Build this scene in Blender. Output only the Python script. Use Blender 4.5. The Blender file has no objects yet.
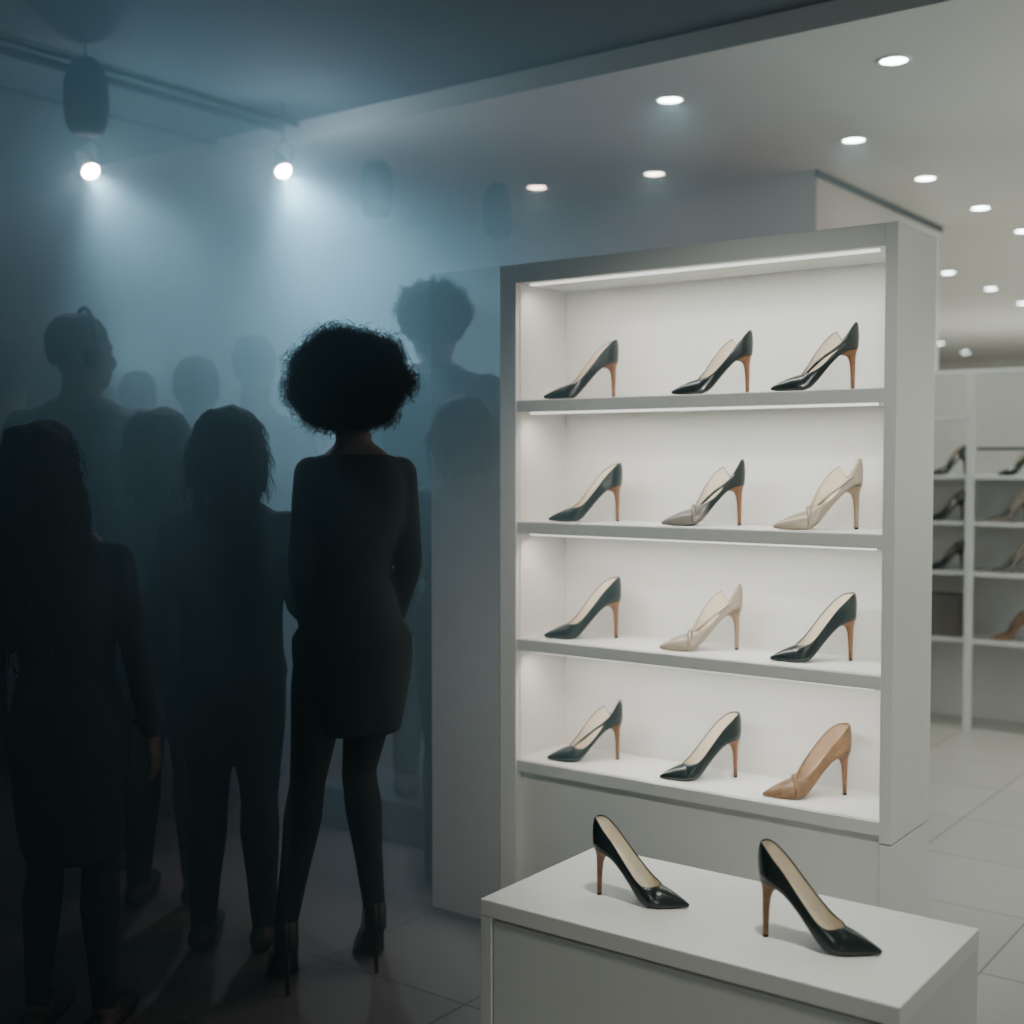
import bpy, math, random
from mathutils import Vector, Matrix, noise
random.seed(7)
C = bpy.context
COL = C.scene.collection
R = math.radians

# ---------------------------------------------------------------- materials
MATS = {}
def mat(name, col, rough=0.6, metal=0.0, noise_amt=0.0, noise_scale=20, bump=0.0, emit=None, estr=0, spec=0.5, coat=0):
    if name in MATS: return MATS[name]
    m = bpy.data.materials.new(name); m.use_nodes = True
    nt = m.node_tree; b = nt.nodes["Principled BSDF"]
    b.inputs["Base Color"].default_value = (*col, 1)
    b.inputs["Roughness"].default_value = rough
    b.inputs["Metallic"].default_value = metal
    b.inputs["Specular IOR Level"].default_value = spec
    b.inputs["Coat Weight"].default_value = coat
    if emit:
        b.inputs["Emission Color"].default_value = (*emit, 1)
        b.inputs["Emission Strength"].default_value = estr
    if noise_amt or bump:
        tc = nt.nodes.new("ShaderNodeTexCoord")
        n = nt.nodes.new("ShaderNodeTexNoise"); n.inputs["Scale"].default_value = noise_scale
        n.inputs["Detail"].default_value = 4
        nt.links.new(tc.outputs["Object"], n.inputs["Vector"])
        if noise_amt:
            r = nt.nodes.new("ShaderNodeValToRGB")
            r.color_ramp.elements[0].position = .3; r.color_ramp.elements[1].position = .7
            r.color_ramp.elements[0].color = (*[c*(1-noise_amt) for c in col], 1)
            r.color_ramp.elements[1].color = (*[min(1, c*(1+noise_amt)) for c in col], 1)
            nt.links.new(n.outputs["Fac"], r.inputs["Fac"]); nt.links.new(r.outputs["Color"], b.inputs["Base Color"])
        if bump:
            bp = nt.nodes.new("ShaderNodeBump"); bp.inputs["Strength"].default_value = bump
            bp.inputs["Distance"].default_value = .01
            nt.links.new(n.outputs["Fac"], bp.inputs["Height"]); nt.links.new(bp.outputs["Normal"], b.inputs["Normal"])
    MATS[name] = m; return m

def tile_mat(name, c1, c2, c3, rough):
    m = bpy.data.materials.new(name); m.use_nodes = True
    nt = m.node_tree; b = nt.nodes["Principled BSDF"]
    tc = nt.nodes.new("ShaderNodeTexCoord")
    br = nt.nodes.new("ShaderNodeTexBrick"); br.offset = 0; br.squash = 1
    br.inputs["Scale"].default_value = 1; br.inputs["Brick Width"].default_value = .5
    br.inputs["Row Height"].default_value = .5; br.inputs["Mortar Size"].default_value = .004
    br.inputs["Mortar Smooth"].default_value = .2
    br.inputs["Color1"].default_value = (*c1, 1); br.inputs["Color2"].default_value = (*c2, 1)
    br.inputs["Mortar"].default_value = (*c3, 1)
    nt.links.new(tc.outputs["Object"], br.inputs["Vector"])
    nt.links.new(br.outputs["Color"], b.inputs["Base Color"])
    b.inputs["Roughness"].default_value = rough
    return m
def fading_panel():
    # partition opaque below, its alpha fading upward to stand in for haze
    m = bpy.data.materials.new("haze_fade_panel"); m.use_nodes = True
    nt = m.node_tree; b = nt.nodes["Principled BSDF"]
    b.inputs["Base Color"].default_value = (.42, .46, .47, 1); b.inputs["Roughness"].default_value = .7
    b.inputs["Specular IOR Level"].default_value = .1
    tc = nt.nodes.new("ShaderNodeTexCoord"); sp = nt.nodes.new("ShaderNodeSeparateXYZ"); mr = nt.nodes.new("ShaderNodeMapRange")
    mr.interpolation_type = 'SMOOTHSTEP'
    nt.links.new(tc.outputs["Object"], sp.inputs[0]); nt.links.new(sp.outputs["Z"], mr.inputs["Value"])
    mr.inputs["From Min"].default_value = .70; mr.inputs["From Max"].default_value = 1.65
    mr.inputs["To Min"].default_value = 1.0; mr.inputs["To Max"].default_value = .12
    nt.links.new(mr.outputs[0], b.inputs["Alpha"])
    return m

M_white = mat("white_lacquer", (.78, .785, .755), .45, noise_amt=.02, noise_scale=3)
M_frame = mat("pale_grey_lacquer", (.69, .71, .68), .5, noise_amt=.02, noise_scale=3)
M_wall = mat("pale_wall_paint", (.61, .62, .59), .8, noise_amt=.03, noise_scale=2)
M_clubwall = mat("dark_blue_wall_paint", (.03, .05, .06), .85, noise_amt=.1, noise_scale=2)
M_ceil = mat("ceiling_paint", (.59, .60, .57), .85, noise_amt=.02, noise_scale=1)
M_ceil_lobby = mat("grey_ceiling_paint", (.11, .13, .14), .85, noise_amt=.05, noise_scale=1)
M_floor = tile_mat("floor_tiles", (.53,.525,.485), (.50,.495,.46), (.26,.255,.235), .32)
M_floor_shaded = tile_mat("shaded_floor_tiles", (.105,.115,.115), (.095,.104,.107), (.035,.04,.045), .75)  # tile colour darkened to stand in for the dim light there
M_led = mat("led_strip_glow", (1, 1, 1), emit=(1, .98, .92), estr=1.3)
M_lens = mat("downlight_glow", (1, 1, 1), emit=(.80, 1, 1), estr=25)
M_clublens = mat("stage_lens_glow", (1, 1, 1), emit=(.8, .93, 1), estr=140)
M_blackmetal = mat("black_metal", (.012, .014, .016), .8, .1, spec=.2)
M_greymetal = mat("slate_metal", (.05, .07, .08), .8, .1)
M_ring = mat("white_metal_ring", (.7, .7, .68), .4)
SHOE = {
 'black': mat("black_leather", (.012, .022, .023), .28, bump=.05, noise_scale=300, coat=.3),
 'taupe': mat("taupe_metallic_leather", (.20, .18, .155), .38, .3, bump=.05, noise_scale=300),
 'beige': mat("beige_leather", (.35, .295, .23), .36, .1, bump=.05, noise_scale=300),
 'tan': mat("tan_leather", (.215, .122, .064), .42, noise_amt=.25, noise_scale=60, bump=.08),
}
def twotone():
    m = bpy.data.materials.new("black_and_taupe_leather"); m.use_nodes = True
    nt = m.node_tree; b = nt.nodes["Principled BSDF"]
    tc = nt.nodes.new("ShaderNodeTexCoord"); sp = nt.nodes.new("ShaderNodeSeparateXYZ"); r = nt.nodes.new("ShaderNodeValToRGB")
    nt.links.new(tc.outputs["Object"], sp.inputs[0]); nt.links.new(sp.outputs["X"], r.inputs["Fac"])
    r.color_ramp.elements[0].position = .092; r.color_ramp.elements[0].color = (.012,.020,.021,1)
    r.color_ramp.elements[1].position = .108; r.color_ramp.elements[1].color = (.16,.148,.13,1)
    nt.links.new(r.outputs[0], b.inputs["Base Color"]); b.inputs["Roughness"].default_value = .33
    return m
SHOE['twotone'] = twotone()
M_lining = mat("cream_leather_lining", (.78, .69, .55), .6, noise_amt=.04, noise_scale=80)
M_lining_tan = mat("tan_leather_lining", (.50, .36, .25), .6, noise_amt=.04, noise_scale=80)
M_heel_brown = mat("brown_wood_heel", (.25, .115, .055), .4, noise_amt=.2, noise_scale=90)
M_heel_beige = mat("beige_heel", (.34, .235, .16), .4)
M_sole = mat("black_sole", (.015, .015, .015), .5)
M_rubber = mat("rubber_tip", (.03, .02, .018), .7)

# ---------------------------------------------------------------- helpers
def link(o, parent=None):
    COL.objects.link(o)
    if parent is not None: o.parent = parent
    return o
def mesh_obj(name, v, f, m, parent=None, smooth=True, loc=(0,0,0), rot=(0,0,0)):
    me = bpy.data.meshes.new(name); me.from_pydata([tuple(p) for p in v], [], f); me.update()
    if m: me.materials.append(m)
    if smooth: me.polygons.foreach_set("use_smooth", [True]*len(me.polygons))
    o = bpy.data.objects.new(name, me); o.location = loc; o.rotation_euler = rot
    return link(o, parent)
def boxdata(x0, x1, y0, y1, z0, z1):
    v = [(x0,y0,z0),(x1,y0,z0),(x1,y1,z0),(x0,y1,z0),(x0,y0,z1),(x1,y0,z1),(x1,y1,z1),(x0,y1,z1)]
    f = [(0,3,2,1),(4,5,6,7),(0,1,5,4),(1,2,6,5),(2,3,7,6),(3,0,4,7)]
    return v, f
def box(name, x0, x1, y0, y1, z0, z1, m, parent=None, bevel=0):
    v, f = boxdata(x0, x1, y0, y1, z0, z1)
    o = mesh_obj(name, v, f, m, parent, smooth=False)
    if bevel:
        b = o.modifiers.new("bevel", 'BEVEL'); b.width = bevel; b.segments = 2
    return o
def structure(name, *a):
    o = box(name, *a); o["kind"] = "structure"; return o
def thing(name, label, cat, loc=(0,0,0), rotz=0, group=None):
    e = bpy.data.objects.new(name, None); e.empty_display_size = .1
    e.location = loc; e.rotation_euler = (0, 0, rotz)
    e["label"] = label; e["category"] = cat
    if group: e["group"] = group
    return link(e)
def merge(parts):
    V, F = [], []
    for v, f in parts:
        o = len(V); V += [tuple(p) for p in v]; F += [tuple(i+o for i in q) for q in f]
    return V, F
def tube(pts, rads, n=12, cap=True):
    pts = [Vector(p) for p in pts]; N = len(pts)
    P, Rr, T = [], [], []
    tg = []
    for i in range(N):
        a = pts[max(0,i-1)]; b = pts[min(N-1,i+1)]
        tg.append((b-a).normalized())
    if cap:
        for k in (0, 1, 2):
            a = (0.02, .5, .85)[k]; h = math.sqrt(1-a*a)
            P.append(pts[0]-tg[0]*rads[0]*h); Rr.append(rads[0]*a); T.append(tg[0])
    for i in range(N): P.append(pts[i]); Rr.append(rads[i]); T.append(tg[i])
    if cap:
        for k in (2, 1, 0):
            a = (0.02, .5, .85)[k]; h = math.sqrt(1-a*a)
            P.append(pts[-1]+tg[-1]*rads[-1]*h); Rr.append(rads[-1]*a); T.append(tg[-1])
    V, F = [], []
    ref = Vector((1,0,0)) if abs(tg[0].x) < .8 else Vector((0,1,0))
    for p, r, t in zip(P, Rr, T):
        u = (ref - t*ref.dot(t)).normalized(); w = t.cross(u); ref = u
        for k in range(n):
            a = 2*math.pi*k/n; V.append(p+u*math.cos(a)*r+w*math.sin(a)*r)
    for i in range(len(P)-1):
        for k in range(n):
            k2 = (k+1) % n; F.append((i*n+k, i*n+k2, (i+1)*n+k2, (i+1)*n+k))
    F.append(tuple(range(n-1, -1, -1))); b = (len(P)-1)*n; F.append(tuple(range(b, b+n)))
    return V, F
def loft(secs, n=24, e=2.0):
    V, F = [], []
    for cx, cy, cz, rx, ry in secs:
        for k in range(n):
            a = 2*math.pi*k/n; c, s = math.cos(a), math.sin(a)
            V.append((cx+rx*math.copysign(abs(c)**(2/e), c), cy+ry*math.copysign(abs(s)**(2/e), s), cz))
    L = len(secs)
    for i in range(L-1):
        for k in range(n):
            k2 = (k+1) % n; F.append((i*n+k, i*n+k2, (i+1)*n+k2, (i+1)*n+k))
    F.append(tuple(range(n-1, -1, -1))); b = (L-1)*n; F.append(tuple(range(b, b+n)))
    return V, F
def interp(tab, x):
    if x <= tab[0][0]: return tab[0][1]
    for i in range(len(tab)-1):
        if x <= tab[i+1][0]:
            x0, y0 = tab[i]; x1, y1 = tab[i+1]
            def sl(j):
                if j <= 0 or j >= len(tab)-1:
                    j = min(max(j,0), len(tab)-2); return (tab[j+1][1]-tab[j][1])/(tab[j+1][0]-tab[j][0])
                return (tab[j+1][1]-tab[j-1][1])/(tab[j+1][0]-tab[j-1][0])
            h = x1-x0; t = (x-x0)/h
            return ((2*t**3-3*t**2+1)*y0+(t**3-2*t**2+t)*h*sl(i)+(-2*t**3+3*t**2)*y1+(t**3-t**2)*h*sl(i+1))
    return tab[-1][1]
def ellipsoid(c, r, seg=16, rings=10):
    V, F = [], []
    c = Vector(c)
    for i in range(1, rings):
        th = math.pi*i/rings
        for k in range(seg):
            a = 2*math.pi*k/seg
            V.append((c.x+r[0]*math.sin(th)*math.cos(a), c.y+r[1]*math.sin(th)*math.sin(a), c.z+r[2]*math.cos(th)))
    for i in range(rings-2):
        for k in range(seg):
            k2 = (k+1) % seg; F.append((i*seg+k, (i+1)*seg+k, (i+1)*seg+k2, i*seg+k2))
    F.append(tuple(range(seg))); b = (rings-2)*seg; F.append(tuple(range(b+seg-1, b-1, -1)))
    return V, F
def remesh_data(parts, voxel, sm):
    V, F = merge(parts)
    me = bpy.data.meshes.new("tmp"); me.from_pydata(V, [], F); me.update()
    o = bpy.data.objects.new("tmp", me); COL.objects.link(o)
    r = o.modifiers.new("r", 'REMESH'); r.mode = 'VOXEL'; r.voxel_size = voxel; r.use_smooth_shade = True
    s = o.modifiers.new("s", 'SMOOTH'); s.iterations = sm; s.factor = .5
    dg = C.evaluated_depsgraph_get()
    nm = bpy.data.meshes.new_from_object(o.evaluated_get(dg))
    bpy.data.objects.remove(o)
    return nm
def remeshed(name, parts, m, parent, voxel=.009, sm=3):
    nm = remesh_data(parts, voxel, sm); nm.name = name
    nm.materials.clear(); nm.materials.append(m)
    nm.polygons.foreach_set("use_smooth", [True]*len(nm.polygons))
    return link(bpy.data.objects.new(name, nm), parent)
def hair_mesh(name, parts, m, parent, voxel, count, zmin, lump=1.0, ln=1.0):
    # combed hair: lumpy surface plus loose fly-away strands
    nm = remesh_data(parts, voxel, 3)
    P = [v.co.copy() for v in nm.vertices]; N = [v.normal.copy() for v in nm.vertices]
    F = [tuple(p.vertices) for p in nm.polygons]
    V = [p+n*lump*(.012*noise.noise(Vector((p.x*22, p.y*22, p.z*7)))+.005*noise.noise(p*60)) for p, n in zip(P, N)]
    parts2 = [(V, F)]
    for i in range(count):
        j = random.randrange(len(V)); p = V[j]; n = N[j]
        if p.z < zmin: continue
        L = random.uniform(.02, .06)*ln; sd = Vector((random.uniform(-1,1), random.uniform(-1,1), 0))*.3
        dn = Vector((0,0,-1))
        parts2.append(tube([p-n*.004, p+n*L*.22+dn*L*.3+sd*L*.3, p+n*L*.30+dn*L*.7+sd*L*.7, p+n*L*.22+dn*L+sd*L], [.0012,.0011,.0009,.0005], 3, cap=False))
    V, F = merge(parts2)
    return mesh_obj(name, V, F, m, parent)

# ---------------------------------------------------------------- room
CB = 3.95      # edge of the ceiling step
structure("floor", -9.9, 2.6, -2.5, 18.5, -.1, 0, M_floor)
structure("floor_shaded", -9.9, -1.60, -2.5, 2.998, 0, .003, M_floor_shaded)  # slab darkening the floor where shop light falls off
structure("floor_shaded_back", -9.9, -2.268, 2.998, 5.86, 0, .003, M_floor_shaded)
structure("ceiling", -9.9, 2.6, CB, 18.6, 2.80, 2.95, M_ceil)
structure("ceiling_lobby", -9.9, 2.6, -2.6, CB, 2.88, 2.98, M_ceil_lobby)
structure("wall_right", 2.6, 2.7, -2.6, 18.6, 0, 2.95, M_wall)
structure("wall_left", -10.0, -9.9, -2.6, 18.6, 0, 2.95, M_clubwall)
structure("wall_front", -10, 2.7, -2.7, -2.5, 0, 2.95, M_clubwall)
structure("wall_far", -10, 2.7, 18.5, 18.6, 0, 2.95, M_wall)
structure("wall_middle", -9.9, -2.5, 5.86, 7.7, 0, 2.80, M_wall)
structure("wall_partition", -2.53, -2.268, 3.0, 3.02, 0, 1.97, fading_panel())
structure("trim_1", -2.5, -2.485, 5.84, 7.72, 2.77, 2.80, M_ceil_lobby)

# ---------------------------------------------------------------- display shelf unit
unit = thing("display_shelf_unit", "tall white lacquered shelf unit with four lit shelves of high heels", "shelf unit", (-1.67, 3.14, 0))
ox, oy = -1.67, 3.14
def ub(name, x0, x1, y0, y1, z0, z1, m, bev=.0015):
    return box(name, x0-ox, x1-ox, y0-oy, y1-oy, z0, z1, m, unit, bev)
XL, XR = -2.206, -1.103
ub("side_panel", -2.264, XL, 3.0, 3.28, .0, 1.97, M_frame)
ub("side_panel", XR, -1.072, 3.0, 3.28, .462, 1.97, M_frame)
ub("base_side_panel", XR, -1.072, 3.003, 3.28, .0, .458, M_frame)
ub("top_panel", XL, XR, 3.0, 3.28, 1.915, 1.97, M_frame)
ub("back_panel", XL, XR, 3.258, 3.279, 0, 1.915, M_white)
SH = [1.574, 1.218, .872, .512]
for z in SH:
    ub("shelf", XL, XR, 3.004, 3.258, z-.034, z, M_frame)
    ub("shelf_liner", XL+.001, XR-.001, 3.012, 3.257, z, z+.0015, M_white, 0)
ub("side_liner", XL, XL+.002, 3.02, 3.257, .514, 1.914, M_white, 0)
ub("side_liner", XR-.002, XR, 3.02, 3.257, .514, 1.914, M_white, 0)
ub("base_panel", XL, XR, 3.03, 3.05, .0, .476, M_frame)
tops = [1.915] + [z-.034 for z in SH[:3]]
for z in tops:
    s = ub("led_strip", XL+.03, XR-.03, 3.03, 3.045, z-.006, z, M_led, 0)
    ld = bpy.data.lights.new("led_light", 'AREA'); ld.shape = 'RECTANGLE'; ld.size = 1.04; ld.size_y = .012
    ld.energy = 2.4; ld.color = (1, .975, .90); ld.spread = R(145)
    lo = bpy.data.objects.new("led_light", ld); link(lo, unit)
    lo.location = (-1.655-ox, 3.038-oy, z-.011); lo.rotation_euler = (R(22), 0, 0)

# ---------------------------------------------------------------- pedestal
ped = thing("display_pedestal", "low white lacquered display plinth holding two black pumps", "display plinth", (-1.145, 2.245, 0))
px0, px1, py0, py1, pz = -1.580, -.706, 2.026, 2.465, .5
def pb(name, x0, x1, y0, y1, z0, z1, m, bev=.002):
    return box(name, x0+1.145, x1+1.145, y0-2.245, y1-2.245, z0, z1, m, ped, bev)
pb("body", px0+.001, px1-.001, py0+.02, py1-.001, 0, pz-.035, M_frame)
pb("top_slab", px0, px1, py0, py1, pz-.035, pz, M_white)
pb("stile", px0, px0+.028, py0, py0+.022, 0, pz-.0355, M_frame)
pb("stile", px1-.028, px1, py0, py0+.022, 0, pz-.0355, M_frame)
pb("front_panel", px0+.031, px1-.031, py0+.003, py0+.021, .03, pz-.04, M_frame)

# ---------------------------------------------------------------- shoes
XS = [0,.0008,.003,.007,.013,.02,.026,.032,.04,.048,.056,.064,.072,.08,.088,.096,.104,.111,.118,.124,.13,.136,.141,.145,.148,.1495,.152,.157,.163,.17,.177,.184,.190,.196,.202,.207,.210]
def sw(x):
    if x < .03: return .0265*math.sqrt(max(0, 1-(1-x/.03)**2))
    return interp([(.03,.0265),(.055,.0250),(.08,.0275),(.11,.0350),(.135,.0375),(.155,.0330),(.175,.0228),(.19,.0140),(.202,.0065),(.210,.001)], x)
def sz(x): return interp([(0,.107),(.015,.105),(.03,.100),(.05,.087),(.07,.066),(.09,.042),(.108,.021),(.122,.009),(.14,.004),(.17,.003),(.210,.006)], x)
def sh(x): return interp([(0,.062),(.012,.0605),(.03,.055),(.05,.050),(.07,.047),(.09,.045),(.11,.042),(.13,.0385),(.15,.0350),(.16,.0318),(.175,.025),(.19,.0165),(.202,.009),(.210,.003)], x)
def bumpf(x, a, b):
    if x <= a or x >= b: return 0
    return math.sin(math.pi*(x-a)/(b-a))**1.1
def shoe_surface(inset, near, far, xt, xmax=1, m=8, nearsign=1, drop=0):
    V, F = [], []
    xs = [x for x in XS if x <= xmax]
    for x in xs:
        w = max(0, sw(x)-inset); z0 = sz(x)+ (inset*.5)
        if x < xt:
            k = 1 if x < xt-.042 else math.sqrt(max(0, 1-((x-(xt-.042))/.042)**2))
            yt = w*.94*k
        else: yt = 0
        for side in (1, -1):
            h = sh(x)
            if x < xt:
                if side == nearsign: h -= near*bumpf(x, .008, xt-.004)
                elif far == 'loop': h += .022*bumpf(x, .030, xt+.006) - .032*bumpf(x, .004, .048)
                else: h -= far*bumpf(x, .008, xt-.004)
                h -= drop
            for j in range(m+1):
                u = j/m*math.pi/2
                y = yt+(w-yt)*math.cos(u); zz = z0+h*math.sin(u)
                xx = x
                if x < .03: xx += (.004*math.sin(u)**2 - .003*math.sin(2*u))*(1-x/.03)
                V.append((xx+ (inset*.8*(1-x/.03) if x<.03 else 0), side*y, zz))
    n = m+1
    for i in range(len(xs)-1):
        for s in (0, 1):
            for j in range(m):
                a = (i*2+s)*n+j; b = ((i+1)*2+s)*n+j
                F.append((a, b, b+1, a+1) if s else (a, a+1, b+1, b))
    return V, F, xs, n
MESHC = {}
def make_shoe_meshes(color, near, far, xt, nearsign, strap, heelkey):
    key = (color, near, far, xt, nearsign, strap, heelkey)
    if key in MESHC: return MESHC[key]
    out = []
    def add(name, V, F, m, mod=None):
        me = bpy.data.meshes.new(name); me.from_pydata([tuple(p) for p in V], [], F); me.update()
        me.materials.append(m); me.polygons.foreach_set("use_smooth", [True]*len(me.polygons))
        out.append((name, me, mod))
    V, F, xs, n = shoe_surface(0, near, far, xt, nearsign=nearsign)
    add("upper", V, F, SHOE[color], 'solid')
    V, F, xs, n = shoe_surface(.0018, near, far, xt, .17, nearsign=nearsign, drop=.0030)
    for i in range(len(xs)-1):
        a = i*2*n; b = (i+1)*2*n
        F.append((a, b, b+n, a+n))
    add("lining", V, F, M_lining_tan if color == 'tan' else M_lining)
    V, F = [], []
    for x in XS:
        w = max(.0004, sw(x)-.0005); z = sz(x)
        t = .0028
        V += [(x, w, z+.0006), (x, -w, z+.0006), (x, -w*.97, z-t), (x, w*.97, z-t)]
    for i in range(len(XS)-1):
        for k in range(4):
            k2 = (k+1) % 4; F.append((i*4+k, i*4+k2, (i+1)*4+k2, (i+1)*4+k))
    F.append((3,2,1,0)); b = (len(XS)-1)*4; F.append((b,b+1,b+2,b+3))
    add("sole", V, F, M_sole if color in ('black','twotone') else M_heel_beige)
    prof = [(0,.0225,.0225,.0215),(.05,.0205,.0190,.0180),(.12,.0168,.0130,.0126),(.20,.0146,.0094,.0095),(.32,.0130,.0073,.0075),(.5,.0122,.0061,.0062),(.75,.0118,.0053,.0054),(.955,.0115,.0048,.0048)]
    V, F = [], []; N = 16
    for t, cx, rx, ry in prof:
        for k in range(N):
            a = 2*math.pi*k/N; x = cx+rx*math.cos(a); y = ry*math.sin(a)
            ztop = sz(max(0, x))-.0015
            V.append((x, y, ztop*(1-t)))
    for i in range(len(prof)-1):
        for k in range(N):
            k2 = (k+1) % N; F.append((i*N+k, (i+1)*N+k, (i+1)*N+k2, i*N+k2))
    F.append(tuple(range(N))); b = (len(prof)-1)*N; F.append(tuple(range(b+N-1, b-1, -1)))
    add("heel", V, F, {'brown': M_heel_brown, 'beige': M_heel_beige, 'black': M_sole}[heelkey])
    V, F = loft([(.0115,0,0,.0048,.0048),(.0115,0,.0049,.0052,.0052)], 12)
    add("heel_tip", V, F, M_rubber)
    smt = SHOE['taupe' if color == 'twotone' else color]
    if strap in ('side', 'both'):
        s = nearsign; P = []
        for k in range(13):
            t = k/12; x = (xt-.004)*(1-t)+.004*t
            z = (sz(xt)+sh(xt)-.002)*(1-t)+.165*t - .006*math.sin(math.pi*t) + .006*math.sin(2*math.pi*t)
            y = s*min(sw(x)*.97, .004+.040*math.sin(math.pi*min(1, t*1.0+.04))) if t < .98 else 0
            P.append((x, y, z))
        add("side_strap", *tube(P, [.0026]*2+[.0038]*9+[.0028]*2, 8), SHOE['black'] if color == 'twotone' else smt)
    if strap in ('fold', 'both'):
        P = []; xb = xt+.003
        for k in range(13):
            a = math.pi*k/12; w = sw(xb)
            P.append((xb+.007*math.cos(a)+.003, (w+.0012)*math.cos(a), sz(xb)+(sh(xb)+.0022)*math.sin(a)**.8*.98+.002))
        add("folded_band", *tube(P, [.0030,.0036,.0042,.0046,.005,.0054,.0056,.0054,.005,.0046,.0042,.0036,.0030], 8), smt)
    MESHC[key] = out
    return out
SHOE_N = "high_heel_shoe"
def shoe(label, x, y, z, ang, color='black', near=.009, far=-.010, xt=.146, nearsign=1, strap=None, heel='brown', scale=1.0, group=None, as_part_of=None, cx=.1):
    r = R(ang)
    if as_part_of is None:
        e = thing(SHOE_N, label, "shoe", (x-cx*scale*math.cos(r), y-cx*scale*math.sin(r), z), r, group)
    else:
        e = bpy.data.objects.new("shoe", None); link(e, as_part_of); e.location = (x, y, z); e.rotation_euler = (0, 0, r)
    e.scale = (scale,)*3
    for name, me, mod in make_shoe_meshes(color, near, far, xt, nearsign, strap, heel):
        o = bpy.data.objects.new(name, me); link(o, e)
        if mod == 'solid':
            s = o.modifiers.new("s", 'SOLIDIFY'); s.thickness = .0022; s.offset = 0
    return e
TO = 180+36
G = ["high heels on the top shelf", "high heels on the upper middle shelf", "high heels on the lower middle shelf", "high heels on the bottom shelf"]
LZ = .0016
zs = [z+LZ for z in SH]
shoe("black pointed pump with brown heel, narrow vamp", -2.028, 3.085, zs[0], TO, group=G[0], near=.012, far=-.012, scale=1.02)
shoe("black pump with swooping low-cut side and brown heel", -1.605, 3.085, zs[0], TO, group=G[0], near=.018, far='loop', xt=.138, scale=1.03)
shoe("black pump with open side, thin strap and slim brown heel", -1.312, 3.085, zs[0], TO-4, group=G[0], near=.030, far='loop', xt=.132, scale=1.04, strap='side')
shoe("black pointed pump with cream lining and brown heel", -2.035, 3.12, zs[1], TO, group=G[1], near=.012, far=-.012, scale=1.02)
shoe("black open-sided pump with taupe metallic toe and folded band", -1.648, 3.12, zs[1], TO, 'twotone', group=G[1], near=.033, far='loop', xt=.122, strap='both', scale=1.08)
shoe("satin beige open-sided pump with side strap and folded band", -1.315, 3.12, zs[1], TO, 'beige', group=G[1], near=.034, far='loop', xt=.120, strap='both', heel='beige', scale=1.09)
shoe("black pointed pump with tall brown heel", -2.050, 3.13, zs[2], TO, group=G[2], near=.013, far=-.014, scale=1.07)
shoe("satin beige open-sided pump with strap across the toe", -1.658, 3.13, zs[2], TO, 'beige', group=G[2], near=.032, far='loop', xt=.126, strap='both', heel='beige', scale=1.08)
shoe("black pump with smooth cream lining and brown heel", -1.328, 3.13, zs[2], TO, group=G[2], scale=1.06)
shoe("black pump with rounded cut-out side, strap and brown heel", -2.035, 3.12, zs[3], TO+2, group=G[3], near=.036, far='loop', xt=.142, strap='side', scale=1.05)
shoe("black pointed pump with cream lining on the lowest shelf", -1.657, 3.13, zs[3], TO+6, group=G[3], scale=1.08)
shoe("tan leather pump with crossed vamp and brown heel", -1.342, 3.13, zs[3], TO+6, 'tan', group=G[3], near=.014, xt=.128, strap='fold', scale=1.12)
G5 = "pumps on the white plinth"
shoe("black leather pointed pump with brown stiletto heel, standing on white plinth", -1.312, 2.208, .5, 11, group=G5, nearsign=-1, near=.019, far=.004, scale=.97, xt=.146)
shoe("larger black pointed pump with brown stiletto heel near the plinth corner", -.925, 2.200, .5, 10, group=G5, nearsign=-1, near=.019, far=.004, scale=1.08, xt=.146)

# ---------------------------------------------------------------- far rack
rack = thing("display_rack", "white wall rack with posts and shelves of assorted shoes", "display rack", (-1.7, 6.85, 0))
def rb(name, x0, x1, y0, y1, z0, z1, m): return box(name, x0+1.7, x1+1.7, y0-6.85, y1-6.85, z0, z1, m, rack, .003)
RX0, RX1, RY0, RY1 = -2.48, -.9, 6.62, 6.98
rb("back_panel", RX0, RX1, RY1, RY1+.02, 0, 1.86, M_wall)
for x in (RX0+.001, -2.00, -1.45, RX1-.04): rb("post", x, x+.035, RY0, RY0+.04, 0, 1.86, M_frame)
rb("top_rail", RX0+.001, RX1, RY0+.002, RY0+.03, 1.835, 1.862, M_frame)
RZ = [1.32, 1.08, .82, .47]
for z in RZ: rb("shelf", RX0+.001, RX1-.001, RY0+.04, RY1, z-.02, z, M_frame)
rb("hanging_rail", RX0+.04, -2.00, RY0+.05, RY0+.07, 1.60, 1.625, M_frame)
rb("hanging_rail", -1.96, -1.47, RY0+.05, RY0+.07, 1.45, 1.465, M_greymetal)
GR = "assorted shoes on the far rack"
for x, k, c in [(-2.13,0,'black'),(-2.14,1,'black'),(-2.14,2,'black'),(-1.78,0,'black'),(-1.82,1,'taupe'),(-1.80,2,'taupe'),(-1.80,3,'tan'),(-1.64,1,'black'),(-1.62,2,'tan')]:
    shoe({'black':"small black heeled shoe on the far rack",'taupe':"taupe heeled shoe on the far rack",'beige':"beige heeled shoe on the far rack",'tan':"tan brown heeled shoe on the far rack"}[c],
         x, 6.76, RZ[k], 215, c, group=GR, near=-.008, far=-.008, xt=.11, scale=.95, heel='black' if c == 'black' else 'brown')
bx = thing("storage_box", "dark taupe lidded box on the lowest rack shelf", "box", (-2.16, 6.78, RZ[3]))
bm = mat("taupe_cardboard", (.13,.12,.11), .7)
box("box_body", -.11, .11, -.08, .08, 0, .17, bm, bx, .004); box("lid", -.115, .115, -.085, .085, .17, .22, bm, bx, .004)

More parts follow.
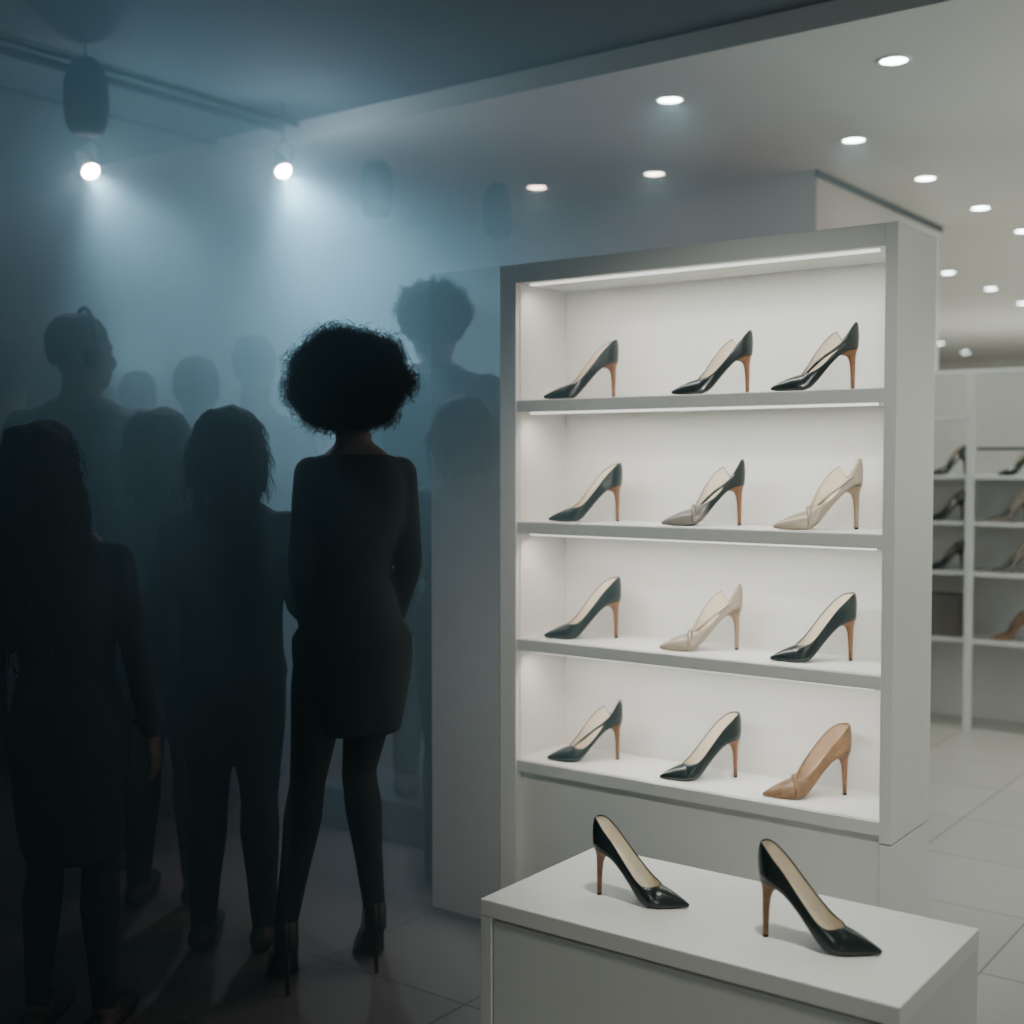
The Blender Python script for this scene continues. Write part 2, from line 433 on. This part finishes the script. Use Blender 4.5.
# ---------------------------------------------------------------- downlights
WARM = (1, .985, .90)
def downlight(x, y, zc, power=18, lamp=True, size=120, aim=None, soft=.05, blend=1):
    e = thing("ceiling_downlight", "small round recessed ceiling downlight, glowing white", "ceiling light", (x, y, zc), 0, "recessed ceiling downlights")
    V, F = [], []; N = 32
    for r, z in ((.046, -.001), (.048, -.006), (.060, -.005), (.062, 0)):
        for k in range(N): V.append((r*math.cos(2*math.pi*k/N), r*math.sin(2*math.pi*k/N), z))
    for i in range(3):
        for k in range(N): F.append((i*N+k, i*N+(k+1)%N, (i+1)*N+(k+1)%N, (i+1)*N+k))
    mesh_obj("trim_ring", V, F, M_ring, e)
    V = [(.046*math.cos(2*math.pi*k/N), .046*math.sin(2*math.pi*k/N), -.003) for k in range(N)]
    mesh_obj("lamp_lens", V, [tuple(range(N-1,-1,-1))], M_lens, e)
    if lamp:
        ld = bpy.data.lights.new("downlight_lamp", 'SPOT'); ld.energy = power; ld.spot_size = R(size); ld.spot_blend = blend
        ld.shadow_soft_size = soft; ld.color = WARM
        lo = bpy.data.objects.new("downlight_lamp", ld); link(lo, e); lo.location = (0, 0, -.02)
        if aim:
            lo.rotation_mode = 'QUATERNION'; lo.rotation_quaternion = (Vector(aim)-Vector((x, y, zc))).to_track_quat('-Z', 'Y')
DL = [(-1.60,4.41),(-2.47,4.37),(-2.13,5.39),(-3.16,5.44),(-3.80,5.35),(-2.13,6.33),(-2.13,7.25),(-2.13,8.13),(-3.05,9.6),(-3.05,10.7),(-3.1,11.85),(-4.95,15.3),(-5.1,16.8)]
for i, (x, y) in enumerate(DL):
    downlight(x, y, 2.80, 26 if y < 9 else 95, lamp=((x > -2.4 and y != 5.39) or y in (9.6, 11.85, 15.3)), size=120)
for x, y in [(-.5,6.4),(.5,9.5)]: downlight(x, y, 2.80, 85)  # unseen downlights added to brighten the far shop
downlight(-.75, 1.7, 2.88, 150, size=31, aim=(-1.12, 2.25, .5), soft=.12, blend=.6)  # unseen spot added to brighten the plinth top
downlight(-.2, .6, 2.88, 250, size=37, aim=(-1.50, 3.0, 1.15), soft=.2, blend=.6)  # unseen frontal fill added to light the shelf unit
def fill(x, y, z, p, r=.35, col=WARM):  # unseen point lights without fixtures, added to brighten the rooms
    ld = bpy.data.lights.new("fill_light", 'POINT'); ld.energy = p; ld.shadow_soft_size = r; ld.color = col
    lo = bpy.data.objects.new("fill_light", ld); link(lo); lo.location = (x, y, z)
fill(1.2, 4.8, 1.5, 54); fill(-.4, 9.5, 1.3, 90); fill(-3.5, 13.5, .9, 110, .5); fill(.5, -.7, 1.5, 27); fill(-.9, 5.2, 1.7, 9, .25)

# ---------------------------------------------------------------- stage lights & hanging gear
def stage_light(x, y, z, zc, aim, power, size=70):
    e = thing("stage_spotlight", "black stage spotlight with glowing cool white lens", "stage light", (x, y, z), 0, "stage spotlights")
    d = Vector(aim).normalized(); q = d.to_track_quat('-Z', 'Y')
    body = loft([(0,0,.11,.012,.012),(0,0,.105,.022,.022),(0,0,.07,.031,.031),(0,0,.02,.036,.036),(0,0,-.003,.038,.038)], 24)
    o = mesh_obj("housing", *body, M_greymetal, e); o.rotation_mode = 'QUATERNION'; o.rotation_quaternion = q
    V2, F2 = ellipsoid((0,0,-.004), (.034,.034,.022), 24, 10)
    o = mesh_obj("lens", V2, F2, M_clublens, e); o.rotation_mode = 'QUATERNION'; o.rotation_quaternion = q
    top = zc-z
    V, F = merge([tube([(-.05,0,.04),(-.055,0,.09),(0,0,.12),(.055,0,.09),(.05,0,.04)], [.003]*5, 8), tube([(0,0,.12),(0,0,top)], [.004,.004], 8)])
    mesh_obj("yoke", V, F, M_greymetal, e)
    ld = bpy.data.lights.new("stage_lamp", 'SPOT'); ld.energy = power; ld.spot_size = R(size); ld.spot_blend = 1
    ld.shadow_soft_size = .035; ld.color = (.36, .73, 1)
    lo = bpy.data.objects.new("stage_lamp", ld); link(lo, e); lo.rotation_mode = 'QUATERNION'; lo.rotation_quaternion = q
    lo.location = d*.03
    ld = bpy.data.lights.new("lens_spill", 'POINT'); ld.energy = power*.07; ld.shadow_soft_size = .05; ld.color = (.30, .70, 1)
    lo = bpy.data.objects.new("lens_spill", ld); link(lo, e); lo.location = d*.10
stage_light(-4.30, 3.04, 2.53, 2.88, (.72,-.10,-.72), 105, 70)
stage_light(-3.918, 3.70, 2.60, 2.88, (.60,-.12,-.72), 220, 88)
for (x, y, z, aim, pw, sz_) in [(-6.8, 4.9, 2.0, (1,-.08,.02), 165, 70), (-5.2, 5.3, 2.3, (.45,-.5,-.15), 34, 110)]:  # unseen washes without fixtures, added to brighten the haze
    ld = bpy.data.lights.new("wash_fill", 'SPOT'); ld.energy = pw; ld.spot_size = R(sz_); ld.spot_blend = 1
    ld.shadow_soft_size = .25; ld.color = (.15, .58, .92)
    lo = bpy.data.objects.new("wash_fill", ld); link(lo); lo.location = (x, y, z)
    lo.rotation_mode = 'QUATERNION'; lo.rotation_quaternion = Vector(aim).to_track_quat('-Z', 'Y')
fill(-4.2, 1.2, 1.8, 10, .4, (.10, .52, .88)); fill(-2.95, 4.5, 1.5, 12, .3, (.22, .62, .92)); fill(-2.50, 1.95, 2.35, 2.3, .3, (.2, .6, .88))  # blue fills added to light the haze, no fixtures
def speaker(x, y, z, zc, m):
    e = thing("hanging_speaker", "dark pear-shaped speaker hanging from the ceiling", "speaker", (x, y, z), 0, "hanging speakers")
    b = loft([(0,0,-.135,.03,.03),(0,0,-.13,.055,.055),(0,0,-.10,.072,.072),(0,0,-.03,.08,.08),(0,0,.05,.075,.075),(0,0,.10,.06,.06),(0,0,.13,.035,.035),(0,0,.135,.015,.015)], 28)
    mesh_obj("speaker_body", *b, m, e)
    mesh_obj("mounting_rod", *tube([(0,0,.12),(0,0,zc-z)], [.004,.004], 8), m, e)
M_sp = mat("haze_toned_speaker", (.10,.16,.18), .8)  # paler tint stands in for haze over the far speakers
speaker(-3.95, 2.78, 2.70, 2.88, M_blackmetal); speaker(-4.10, 4.47, 2.68, 2.80, M_sp); speaker(-3.90, 5.15, 2.66, 2.80, M_sp)
def pipe(name, pts, r, label):
    o = mesh_obj(name, *tube(pts, [r]*len(pts), 12), M_blackmetal); o["label"] = label; o["category"] = "ceiling pipe"; o["group"] = "ceiling pipes"
for x, r_ in ((-4.08,.010),(-4.20,.014),(-4.62,.010)):
    pipe("ceiling_pipe", [(x,.2,2.862),(x,3.94,2.862)], r_, "dark lighting pipe fixed under the club ceiling")

# ---------------------------------------------------------------- haze (touching banks, thinning toward the shop)
def haze(x0, x1, y0, y1, dens, nm):
    vm = bpy.data.materials.new(nm); vm.use_nodes = True
    nt = vm.node_tree; nt.nodes.clear()
    out = nt.nodes.new("ShaderNodeOutputMaterial"); vs = nt.nodes.new("ShaderNodeVolumeScatter")
    vs.inputs["Color"].default_value = (.42, .75, .84, 1); vs.inputs["Density"].default_value = dens; vs.inputs["Anisotropy"].default_value = .25
    nt.links.new(vs.outputs[0], out.inputs["Volume"])
    hz = box("haze", x0, x1, y0, y1, .01, 2.78, vm); hz["kind"] = "stuff"
    hz["label"] = "blue lit theatrical haze drifting through the club room"; hz["category"] = "haze"
haze(-9.85, -2.74, -.5, 5.80, .64, "haze_dense")
haze(-2.739, -2.30, .2, 5.80, .60, "haze_medium")
haze(-2.299, -1.88, 1.2, 5.80, .36, "haze_thin")

# ---------------------------------------------------------------- people
M_skin = mat("silhouette_skin", (.06,.045,.038), .7)  # darkened so the backlit figures read as silhouettes
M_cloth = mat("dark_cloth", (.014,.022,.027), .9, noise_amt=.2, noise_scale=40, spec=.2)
M_cloth2 = mat("haze_toned_cloth", (.03,.04,.047), .9, noise_amt=.2, noise_scale=40, spec=.2)  # lighter cloth for rear figures, haze tone put into its colour
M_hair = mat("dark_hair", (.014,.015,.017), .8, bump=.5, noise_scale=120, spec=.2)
def person(label, x, y, rot, H, fem=True, hair='short', dress=False, heels=False, armL=None, armR=None,
           legs=None, voxel=.009, headturn=0, wide=1.0, hem=.62, headphones=False, hairh=.02, cloth=None, hdx=0, hdz=0, z0=0, waist=1.0, hs_=1.0, kneeR=0, hipx=0):
    e = thing("person", label, "person", (x, y, z0), rot, "club crowd")
    lift = .10 if heels else 0
    s = (H-hairh-lift-z0)/1.75
    cl = cloth or M_cloth
    def S(p): return (p[0]*s, p[1]*s, p[2]*s+lift)
    sx = .150 if fem else .180
    sx *= wide
    if fem: T = [(.80,.09,.08),(.84,.155,.105),(.90,.168,.118),(.97,.152*waist,.108),(1.07,.120*waist,.088),(1.15,.124*waist,.092),(1.25,.145,.112),(1.32,.152,.106),(1.37,.150,.088),(1.405,.128,.074),(1.43,.098,.062),(1.455,.068,.055)]
    else:   T = [(.80,.10,.08),(.84,.150,.105),(.90,.165,.118),(.98,.158,.110),(1.07,.150,.102),(1.16,.160,.108),(1.26,.176,.120),(1.33,.184,.118),(1.385,.178,.098),(1.425,.145,.080),(1.45,.108,.068),(1.475,.075,.060)]
    def hx(z): return hipx*max(0, 1-abs(z-.88)/.32)
    def torso(inf, za=0, zb=9): return loft([(hx(z)*s, 0, z*s+lift, (a*(wide if z > 1 else 1)+inf)*s, (b+inf)*s) for z, a, b in T if za <= z <= zb], 28, 2.2)
    legs = legs or {}
    LJ = {}
    for sd, nm in ((-1,'L'),(1,'R')):
        off = legs.get(nm, (0,0)); 
        hip = Vector((sd*.078+hipx, 0, .88)); ank = Vector((sd*.10+off[0], off[1]-.01, .085)); knee = (hip+ank)/2+Vector((-sd*.008 - (kneeR if nm == 'R' else 0),.02+(kneeR if nm == 'R' else 0),.0))
        LJ[nm] = (hip, knee, ank)
    tf = 1.0 if fem else 1.05
    def legpts(nm):
        h, k, a = LJ[nm]
        P = [h, h.lerp(k,.35), h.lerp(k,.75), k, k.lerp(a,.25)+Vector((0,-.012,0)), k.lerp(a,.6)+Vector((0,-.008,0)), a]
        return P, [.086*tf,.080*tf,.060*tf,.049*tf,.053*tf,.040*tf,.031]
    arms = {}
    for sd, nm, o in ((-1,'L',armL),(1,'R',armR)):
        sh_ = Vector((sd*(sx-.012), 0, 1.375))
        el = Vector(o[0]) if o else Vector((sd*(sx+.055), -.03, 1.11))
        wr = Vector(o[1]) if o else Vector((sd*(sx+.07), .03, .885))
        arms[nm] = (sh_, el, wr)
    ar = [.045,.041,.035,.034,.030,.024] if fem else [.058,.053,.045,.042,.037,.029]
    def armpts(nm):
        a, b, c = arms[nm]; return [a, a.lerp(b,.4), b, b.lerp(c,.25), b.lerp(c,.6), c]
    parts = [torso(0)]
    for nm in 'LR':
        P, r = legpts(nm); parts.append(tube([S(p) for p in P], [q*s for q in r], 16))
        P = armpts(nm); parts.append(tube([S(p) for p in P], [q*s for q in ar], 14))
        a, b, c = arms[nm]; sd = -1 if nm == 'L' else 1
        d = (c-b).normalized(); lat = Vector((0,1,0)); lat = (lat-d*lat.dot(d))
        lat = lat.normalized() if lat.length > .2 else Vector((sd,0,0)); inn = Vector((-sd,0,0)); inn = (inn-d*inn.dot(d)); inn = inn.normalized() if inn.length>.2 else Vector((0,0,-1))
        for off in (-.022,-.008,.008,.022):
            parts.append(tube([S(c), S(c+d*.045+lat*off), S(c+d*.085+lat*off*1.2)], [.017*s,.015*s,.012*s], 8))
        for off, ln in ((-.032,.058),(-.011,.075),(.011,.08),(.032,.07)):
            p0 = c+d*.085+lat*off*.95
            parts.append(tube([S(p0), S(p0+d*ln*.5+inn*.006+lat*off*.1), S(p0+d*ln*.95+inn*.024+lat*off*.12)], [.0105*s,.0098*s,.0085*s], 8))
        p0 = c+d*.03+lat*.022
        parts.append(tube([S(p0), S(p0+d*.03+lat*.026+inn*.008), S(p0+d*.062+lat*.034+inn*.018)], [.014*s,.0115*s,.010*s], 8))
        k_ = LJ[nm]; A = Vector(S(k_[2]))
        if heels:
            parts.append(tube([A, A+Vector((0,.03,-.045)), A+Vector((0,.09,-.115)), (A.x, A.y+.125, .030), (A.x, A.y+.165, .022)], [.031,.030,.026,.020,.012], 12))
            parts.append(tube([A, (A.x, A.y-.022, .145)], [.031,.025], 10))
        else:
            parts.append(tube([A, (A.x, A.y-.025*s, .045), (A.x, A.y-.028*s, .040)], [.036*s,.034*s,.032*s], 10))
            parts.append(tube([(A.x, A.y, .06), (A.x, A.y+.07*s, .048), (A.x, A.y+.13*s, .034), (A.x, A.y+.165*s, .026)], [.036*s,.035*s,.033*s,.022*s], 12))
    nr = .048 if fem else .062
    parts.append(tube([S((0,-.005,1.42)), S((hdx*.5,.0,1.50+hdz*.5)), S((hdx,.012,1.57+hdz))], [nr*1.25*s, nr*s, nr*.95*s], 16))
    ct, st = math.cos(headturn), math.sin(headturn)
    zp = 1.52*s+lift
    def HR(v):
        return [((p[0]*ct-(p[1])*st)*hs_+hdx*s, (p[0]*st+p[1]*ct)*hs_, zp+(p[2]-zp)*hs_+hdz*s) for p in v]
    hs = [(0,.045,1.515,.020,.018),(0,.035,1.53,.042,.052),(0,.022,1.56,.060,.078),(0,.012,1.60,.070,.092),(0,.005,1.64,.075,.097),(0,0,1.68,.075,.096),(0,-.002,1.715,.064,.082),(0,-.004,1.738,.042,.054),(0,-.004,1.75,.012,.016)]
    hd = loft([(a*s,b*s,c*s+lift,d*s,f*s) for a,b,c,d,f in hs], 24); parts.append((HR(hd[0]), hd[1]))
    ns = tube([S((0,.098,1.645)), S((0,.112,1.615)), S((0,.110,1.600))], [.008*s,.012*s,.013*s], 8); parts.append((HR(ns[0]), ns[1]))
    lp = ellipsoid(S((0,.090,1.568)), (.026*s,.014*s,.009*s), 12, 8); parts.append((HR(lp[0]), lp[1]))
    for sd in (-1,1):
        ea = ellipsoid(S((sd*.078,-.004,1.625)), (.010*s,.018*s,.032*s), 10, 8); parts.append((HR(ea[0]), ea[1]))
        br = ellipsoid(S((sd*.030,.088,1.662)), (.024*s,.012*s,.007*s), 10, 8); parts.append((HR(br[0]), br[1]))
    remeshed("body", parts, M_skin, e, voxel)
    em = mat("eye_white", (.3,.3,.28), .3)
    for sd in (-1,1):
        v, f = ellipsoid(S((sd*.031,.0875,1.638)), (.013*s,.009*s,.008*s), 12, 8)
        mesh_obj("eye", HR(v), f, em, e)
    hv = .012 if voxel < .01 else .014
    if hair in ('afro','curly'):
        big = hair == 'afro'
        rr = (.142,.136,.122) if big else (.112,.122,.100)
        cc = S((0,-.02,1.640 if big else 1.675))
        hp = [ellipsoid(cc, tuple(q*s for q in rr), 40, 24)]
        c0 = Vector(cc)
        if big:      # clumps of curls all around
            for i in range(52):
                a = random.uniform(0, 2*math.pi); el = random.uniform(-.85, 1.0)
                d = Vector((math.cos(a)*math.cos(el), math.sin(a)*math.cos(el), math.sin(el)))
                p = c0+Vector((d.x*rr[0], d.y*rr[1], d.z*rr[2]))*s*random.uniform(.84, 1.0)
                hp.append(ellipsoid(p, (random.uniform(.018,.034)*s,)*3, 10, 8))
        nm = remesh_data(hp, .009, 2)
        P0 = [v.co.copy() for v in nm.vertices]; N0 = [v.normal.copy() for v in nm.vertices]; F = [tuple(p.vertices) for p in nm.polygons]
        W = [p+n*(.016*noise.noise(p*30)+.008*noise.noise(p*75)) for p, n in zip(P0, N0)]
        spikes = []
        for i in range(9000 if big else 1500):
            j = random.randrange(len(W)); p = W[j]; d = (p-c0).normalized()
            if not big and d.z < -.1: continue
            t1 = Vector((random.uniform(-1,1),random.uniform(-1,1),random.uniform(-1,1))).normalized()
            t2 = t1.cross(d)
            L = random.uniform(.010,.028+.036*random.random()**2)*(1.0 if big else .6)
            spikes.append(tube([p-d*.006, p+d*L*.40+t1*L*.50, p+d*L*.60+t2*L*.75, p+d*L*.60-t1*L*.40+t2*L*.3, p+d*L*.9-t2*L*.35], [.0009,.0008,.0007,.0006,.0003], 3, cap=False))
        V, F = merge([(W, F)]+spikes)
        mesh_obj("hair", HR(V), F, M_hair, e)
    else:
        hp = [loft([(0,-.022*s,1.60*s+lift,.076*s,.082*s),(0,-.018*s,1.66*s+lift,.088*s,.100*s),(0,-.012*s,1.71*s+lift,.083*s,.100*s),(0,-.01*s,1.75*s+lift,.058*s,.072*s),(0,-.01*s,1.768*s+lift,.02*s,.03*s)], 24)]
        if hair == 'long':
            hp.append(loft([(math.sin(z*17)*.008*s,-.055*s,z*s+lift,a*s,b*s) for z,a,b in ((1.12,.05,.02),(1.16,.095,.04),(1.24,.125,.055),(1.34,.135,.065),(1.42,.130,.075),(1.48,.122,.078),(1.55,.118,.080),(1.62,.112,.085),(1.70,.095,.085),(1.74,.07,.07))], 24))
            for i in range(14):
                a = math.pi*(1+i/13); rx = .118
                hp.append(tube([S((rx*math.cos(a)*.8,-.05+.06*math.sin(a),1.62)), S((rx*math.cos(a)*1.1+.012*math.sin(i*2.1),-.055+.07*math.sin(a),1.45)), S((rx*math.cos(a)*1.15-.012*math.sin(i*1.7),-.055+.065*math.sin(a),1.27)), S((rx*math.cos(a)*1.0+.02*math.sin(i*3.3),-.05+.05*math.sin(a),1.10+.05*math.sin(i*2.9)))], [.02*s,.022*s,.020*s,.008*s], 8))
        if hair == 'bob':
            k_ = x*7
            hp.append(loft([(.006*math.sin(z*9+k_)*s,-.03*s,z*s+lift,a*s,b*s) for z,a,b in ((1.455,.05,.035),(1.49,.086,.062),(1.55,.112,.088),(1.63,.118,.104),(1.70,.106,.100),(1.745,.075,.07))], 24))
            for i in range(16):
                a = math.pi*(1+i/15); rx = .105
                hp.append(tube([S((rx*math.cos(a)*.7,-.03+.07*math.sin(a),1.70)), S((rx*math.cos(a)*1.1,-.03+.09*math.sin(a),1.60)), S((rx*math.cos(a)*(.95+.22*math.sin(i*2.3+k_)),-.03+.08*math.sin(a),1.46+.045*math.sin(i*1.9+k_)))], [.022*s,.022*s,.010*s], 8))
        V, F = merge(hp)
        cnt = {'long': 900, 'bob': 700, 'short': 220}.get(hair, 300)
        if hair == 'short': hair_mesh("hair", [(HR(V), F)], M_hair, e, hv, cnt, 1.50*s+lift, .35, .3)
        else: hair_mesh("hair", [(HR(V), F)], M_hair, e, hv, cnt, 0)
    if headphones:
        hp = [tube([S((.104*math.cos(a), .012, 1.63+.156*math.sin(a))) for a in [math.pi*k/12 for k in range(13)]], [.008*s]*13, 8)]
        for sd in (-1,1): hp.append(ellipsoid(S((sd*.098,.008,1.625)), (.022*s,.034*s,.042*s), 16, 10))
        V, F = merge(hp); mesh_obj("headphones", HR(V), F, M_blackmetal, e)
    if dress:
        secs = [(hem, .128, .110), (hem+.08, .148, .120), (.78,.166,.126), (.84,.176,.130)] + [(z, a*(wide if z > 1 else 1)+.008, b+.012) for z, a, b in T if .88 <= z <= 1.44]
        p = [loft([(hx(z)*s,0,z*s+lift,a*s,b*s) for z,a,b in secs], 32, 2.1)]
        for nm in 'LR':
            P = armpts(nm); p.append(tube([S(q) for q in P], [(q+.005)*s for q in ar], 14))
        remeshed("dress", p, cl, e, .010, 3)
        p = []
        for nm in 'LR':
            P, r = legpts(nm); p.append(tube([S(q) for q in P], [(q+.003)*s for q in r], 16))
        remeshed("tights", p, cl, e, .010, 2)  # dark layer added to keep the legs in silhouette
    else:
        p = [torso(.014, .85, 1.46)]
        for nm in 'LR':
            P = armpts(nm); p.append(tube([S(q) for q in P], [(q+.012)*s for q in ar], 14))
        remeshed("shirt", p, cl, e, .012, 4)
        p = [torso(.010, .80, 1.0)]
        for nm in 'LR':
            P, r = legpts(nm); p.append(tube([S(q) for q in P], [(q+.012)*s for q in r], 16))
        remeshed("trousers", p, M_cloth, e, .012, 2)
    for nm in 'LR':
        A = Vector(S(LJ[nm][2]))
        if heels:
            shoe("", A.x, A.y-.052, .003, 90, scale=1.15, as_part_of=e, heel='black')
        else:
            V, F = merge([tube([(A.x, A.y-.045*s, .042), (A.x, A.y+.05*s, .046), (A.x, A.y+.13*s, .040), (A.x, A.y+.18*s, .034)], [.040*s,.043*s,.041*s,.030*s], 14)])
            V = [(x_, y_, max(0.003, z_)) for x_, y_, z_ in V]
            mesh_obj("shoe", V, F, M_sole, e)
    return e
B = R(36.5)
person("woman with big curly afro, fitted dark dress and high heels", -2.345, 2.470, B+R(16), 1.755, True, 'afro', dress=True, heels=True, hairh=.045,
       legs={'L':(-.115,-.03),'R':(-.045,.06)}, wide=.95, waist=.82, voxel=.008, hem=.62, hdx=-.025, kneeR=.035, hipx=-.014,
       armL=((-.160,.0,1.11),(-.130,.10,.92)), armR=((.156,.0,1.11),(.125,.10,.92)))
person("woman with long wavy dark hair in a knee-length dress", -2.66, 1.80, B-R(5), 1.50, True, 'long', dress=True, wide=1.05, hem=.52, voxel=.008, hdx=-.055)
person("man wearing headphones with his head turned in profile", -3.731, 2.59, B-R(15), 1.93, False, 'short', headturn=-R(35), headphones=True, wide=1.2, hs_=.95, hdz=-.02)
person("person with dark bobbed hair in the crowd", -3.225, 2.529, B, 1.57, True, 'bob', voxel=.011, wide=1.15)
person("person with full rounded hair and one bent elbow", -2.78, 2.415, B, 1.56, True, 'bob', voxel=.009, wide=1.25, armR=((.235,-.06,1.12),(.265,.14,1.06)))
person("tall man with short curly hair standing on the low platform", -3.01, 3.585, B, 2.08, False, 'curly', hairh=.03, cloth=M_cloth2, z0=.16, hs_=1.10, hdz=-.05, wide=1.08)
person("woman with dark bobbed hair standing behind the partition panel", -2.60, 3.245, B+R(5), 1.63, True, 'bob', voxel=.009, cloth=M_cloth2, hs_=.9, hdz=.012)
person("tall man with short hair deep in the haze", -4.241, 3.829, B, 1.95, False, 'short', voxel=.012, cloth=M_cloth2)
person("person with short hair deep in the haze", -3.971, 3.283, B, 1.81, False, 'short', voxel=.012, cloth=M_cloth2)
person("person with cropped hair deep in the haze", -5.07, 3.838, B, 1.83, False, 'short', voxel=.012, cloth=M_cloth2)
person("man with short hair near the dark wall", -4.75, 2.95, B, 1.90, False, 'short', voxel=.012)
pf = box("low_platform", -3.45, -2.72, 3.42, 4.1, 0.003, .16, M_greymetal, None, .01)
pf["label"] = "low dark platform behind the partition panel"; pf["category"] = "platform"

# ---------------------------------------------------------------- world & camera
w = bpy.data.worlds.new("world"); C.scene.world = w; w.use_nodes = True
w.node_tree.nodes["Background"].inputs[0].default_value = (.02,.03,.035,1); w.node_tree.nodes["Background"].inputs[1].default_value = .3
cam = bpy.data.cameras.new("camera"); cam.lens = 36*1267/1024; cam.sensor_width = 36
cam.dof.use_dof = True; cam.dof.focus_distance = 2.9; cam.dof.aperture_fstop = 2.2
co = bpy.data.objects.new("camera", cam); link(co); co.location = (0,0,1.4); co.rotation_euler = (R(90-2.35), 0, R(36.5))
C.scene.camera = co
